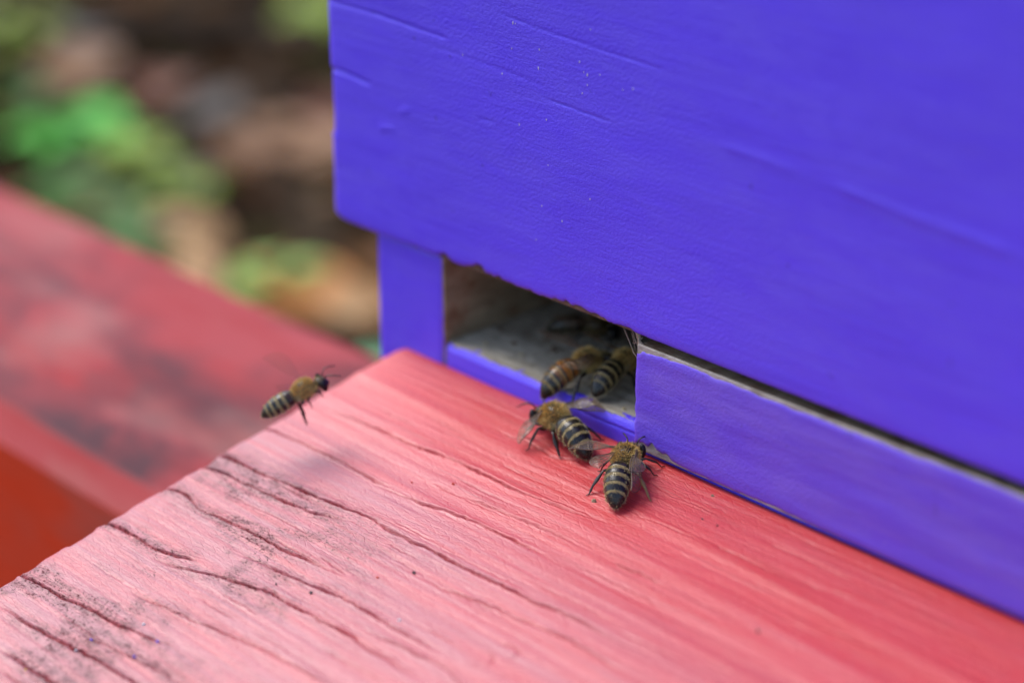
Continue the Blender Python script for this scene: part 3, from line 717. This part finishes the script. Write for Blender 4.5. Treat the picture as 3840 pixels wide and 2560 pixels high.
bee('honey_bee', 'dark grey honey bee walking into the entrance close beside the violet block', (35.6, 11.2, 8.3), (37.2, 1.5, 5.0), (.05, -.1, 1), FL, None, 24,
    wings=((-1, 8.4, 2.9, (-.15, -1, .3), (.3, .1, 1), 0), (1, 5.5, 2.4, (-.3, .9, .35), (.5, .2, 1), 0)), feet={(2, -1): (-3.8, -4.4), (1, -1): (.2, -5.2), (2, 1): (-3.9, 3.2)}, bands=(.5, .8, .9, .8, .5), seed=14, yawtail=-4)
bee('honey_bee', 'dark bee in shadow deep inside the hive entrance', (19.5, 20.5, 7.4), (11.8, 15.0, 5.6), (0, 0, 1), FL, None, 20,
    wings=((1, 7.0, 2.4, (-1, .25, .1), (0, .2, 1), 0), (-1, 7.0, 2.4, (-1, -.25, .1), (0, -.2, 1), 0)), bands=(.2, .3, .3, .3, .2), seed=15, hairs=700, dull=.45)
bee('honey_bee', 'honey bee hovering in flight over the left end of the red plank', (.4, -33.1, 5.2), (-3.4, -39.9, .6), (.05, -.12, 1), None, None, 4,
    wings=((1, 7.0, 2.6, (-.75, .55, 1.2), (.3, -1, .4), 0), (-1, 6.0, 2.4, (-.9, -.5, 1.0), (.3, -1, .4), 0)), wmat='wing_blur', yawtail=-4, slim=.76,
    feet={(0, 1): (1.9, .8, -2.6), (0, -1): (1.8, -.9, -2.6), (1, 1): (-.6, 1.0, -3.0), (1, -1): (-.5, -1.1, -3.1), (2, 1): (-2.4, 1.1, -4.3), (2, -1): (-2.7, -1.2, -5.4)}, seed=16)

# ---------------------------------------------------------------- cobweb and splinters in the corner of the slot
mb = MB()
for (a, b, r_) in (((44.5, .8, 21.2), (49.9, -.4, 15.5), .09), ((45.6, 1.5, 21.2), (49.9, 0, 17.4), .12), ((46.8, 1, 21.2), (49.8, .3, 18.4), .16), ((47.6, .6, 21.1), (49.9, .3, 19.0), .3), ((46.2, 1.2, 19.4), (49.8, 1.0, 12.6), .05), ((48.4, .2, 20.9), (50.6, -.6, 19.3), .4), ((46.4, .8, 20.3), (48.3, .3, 19.0), .05), ((47.2, .5, 18.6), (49.7, 0, 20.4), .06)):
    a, b = np.array(a), np.array(b); k = 9; q = np.linspace(0, 1, k)[:, None]
    pts = a + (b - a) * q - np.array([0, 0, 1]) * (.5 * np.sin(np.pi * q)) + rng.normal(0, .07, (k, 3))
    mb.tube(pts, list(r_ * rng.uniform(.6, 1.3, k)), 5)
tag(mb.build('cobweb', M['web'], None, True, (47, 0, 19)), 'dusty brown cobweb strands in the upper corner of the entrance slot', 'cobweb')

# ---------------------------------------------------------------- garden floor behind: fallen leaves, small plants
def leaf_mesh(mb, pos, ln, wd, yaw, pitch, roll, colr, curl=.25, pointy=1.0):
    tt = np.linspace(0, 1, 8); cc = np.linspace(-1, 1, 5)
    w = np.sin(np.pi * tt ** (.8 * pointy)) ** .8 * wd * .5
    P = np.zeros((8, 5, 3))
    for i in range(8):
        for j in range(5):
            P[i, j] = ((tt[i] - .5) * ln, cc[j] * w[i], curl * ln * ((tt[i] - .5) ** 2 * -1.2 + .35 * abs(cc[j]) * w[i] / wd))
    m_ = Matrix.Rotation(yaw, 3, 'Z') @ Matrix.Rotation(pitch, 3, 'Y') @ Matrix.Rotation(roll, 3, 'X')
    v, f, _ = grid_mb(P @ np.array(m_).T + np.array(pos))
    mb.add(v, f, **({'col': np.array(colr)} if colr is not None else {}))
def mat_leaf(name, c):
    t = NT(name)
    t.set(Base_Color=t.mix(t.ramp(t.noise(.08, 4), .3, .7), tuple(.65 * q for q in c), c), Roughness=.5)
    t.p.inputs['Specular IOR Level'].default_value = .15
    return t.m
t = NT('leaf_litter'); t.set(Base_Color=t.attr('col').outputs['Color'], Roughness=.9, Specular_IOR_Level=.08); M['litter'] = t.m
mb = MB()
pal = [(.13, .075, .035), (.08, .05, .03), (.20, .12, .06), (.06, .045, .035), (.17, .08, .03), (.11, .095, .08), (.09, .10, .035)]
for i in range(1700):
    x = rng.uniform(-2000, -380); y = rng.uniform(250, 1500)
    leaf_mesh(mb, (x, y, float(ground_h(x, y)) + rng.uniform(2, 9)), rng.uniform(28, 60), rng.uniform(16, 34), rng.uniform(0, 6.28), rng.normal(0, .3), rng.normal(0, .4), np.array(pal[rng.integers(len(pal))]) * np.array([1.25, .95, .62]) * rng.uniform(.2, .55))
o = mb.build('leaf_litter', M['litter'], None, True, (-1000, 700, GZ)); o['kind'] = 'stuff'; o['label'] = 'brown layer of dead leaves covering the ground'; o['category'] = 'leaf litter'
LC = {'tan': (.46, .26, .11), 'orange': (.62, .25, .07), 'brown': (.22, .10, .035), 'russet': (.14, .036, .010), 'grey': (.06, .045, .036)}
for k_, c_ in LC.items(): M['leaf_' + k_] = mat_leaf(k_ + '_leaf', c_)
LL = {'tan': 'pale tan dry leaf fallen on the dark ground behind the beam', 'orange': 'orange brown dry leaf fallen on the dark ground behind the beam', 'brown': 'mid brown dry leaf fallen on the ground behind the beam',
      'russet': 'dark russet leaf fallen on the ground behind the beam', 'grey': 'grey weathered leaf fallen on the ground behind the beam'}
FLV = [('orange', -690, 505, 66, 44), ('orange', -735, 500, 46, 34), ('tan', -775, 468, 60, 26), ('tan', -845, 515, 44, 40), ('tan', -905, 480, 46, 32), ('brown', -942, 655, 80, 56), ('brown', -900, 690, 70, 44), ('brown', -980, 700, 60, 44),
       ('russet', -1149, 710, 60, 40), ('russet', -985, 760, 60, 36), ('brown', -1249, 690, 80, 50), ('grey', -1237, 810, 90, 60), ('grey', -1330, 760, 80, 50), ('brown', -860, 720, 54, 34), ('grey', -1060, 690, 50, 40), ('orange', -640, 545, 50, 30), ('russet', -700, 600, 46, 30), ('brown', -820, 640, 50, 36), ('grey', -930, 570, 44, 34), ('tan', -655, 515, 40, 30)]
for k_, x, y, ln, wd in FLV:
    x, y = CAM[0] + .965 * (x - CAM[0]), CAM[1] + .965 * (y - CAM[1])
    z = float(ground_h(x, y)) + 12
    mb = MB(); leaf_mesh(mb, (x, y, z), ln * 1.25, wd * 1.3, rng.uniform(0, 3.14), rng.normal(0, .15), rng.normal(0, .25), None, .3)
    tag(mb.build('fallen_leaf', M['leaf_' + k_], None, True, (x, y, z)), LL[k_], 'leaf', k_ + ' fallen leaves')
PC = {'bright': (.13, .52, .07), 'olive': (.27, .36, .04), 'pale': (.34, .52, .11), 'dark': (.05, .14, .012), 'mint': (.22, .48, .24)}
for k_, c_ in PC.items(): M['plant_' + k_] = mat_leaf(k_ + '_green_leaf', c_)
PLV = [('bright', -1085, 585, 34, 9, 52, 'largest bright green leafy seedling growing out of the leaf litter'), ('bright', -1130, 575, 20, 6, 40, 'small bright green seedling just beside the largest one'), ('olive', -1010, 585, 26, 7, 50, 'olive green plant beside the bright green seedling'), ('olive', -960, 590, 16, 5, 40, 'small olive green sprout next to a larger olive plant'), ('dark', -1210, 600, 36, 8, 56, 'dark green plant with broad leaves among the grey leaves'), ('bright', -1230, 560, 30, 7, 50, 'bright green plant growing in front of a broad dark plant'), ('olive', -1390, 700, 40, 7, 56, 'tall olive green plant beyond the grey weathered leaves'), ('dark', -870, 490, 20, 6, 44, 'dark green low plant just behind the red beam beside tan leaves'), ('pale', -765, 522, 22, 4, 42, 'small pale green plant standing alone behind the beam'), ('mint', -615, 478, 16, 4, 36, 'small bluish green plant sprouting beside the hive corner'), ('dark', -960, 515, 18, 6, 46, 'dark green plant between olive plant and the red beam'), ('olive', -1240, 950, 40, 6, 56, 'olive green plant far behind the hive box'), ('dark', -1010, 520, 20, 6, 44, 'dark green plant close to the beam below the olive plant')]
for k_, x, y, hgt, nl, ll, lab in PLV:
    x, y = CAM[0] + .93 * (x - CAM[0]), CAM[1] + .93 * (y - CAM[1])
    z = float(ground_h(x, y)); r0 = empty('low_plant', (x, y, z), lab, 'plant', 'green plants behind the beam')
    mb = MB(); mb.tube([(x, y, z - 6), (x + 2, y + 1, z + hgt * .5), (x, y + 2, z + hgt)], [2.2, 1.7, 1.0], 6); mb.build('stem', M['plant_dark'], r0, True, (x, y, z))
    for i in range(nl):
        a_ = i * 2.4 + rng.uniform(-.3, .3); rr = ll * rng.uniform(.25, .5)
        mb = MB(); leaf_mesh(mb, (x + rr * math.cos(a_), y + rr * math.sin(a_), z + hgt * rng.uniform(.6, 1.05)), ll * rng.uniform(.7, 1.1), ll * rng.uniform(.45, .62), a_, rng.uniform(-.35, .25), rng.normal(0, .25), None, .3)
        mb.build('leaf', M['plant_' + k_], r0, True, (x, y, z))
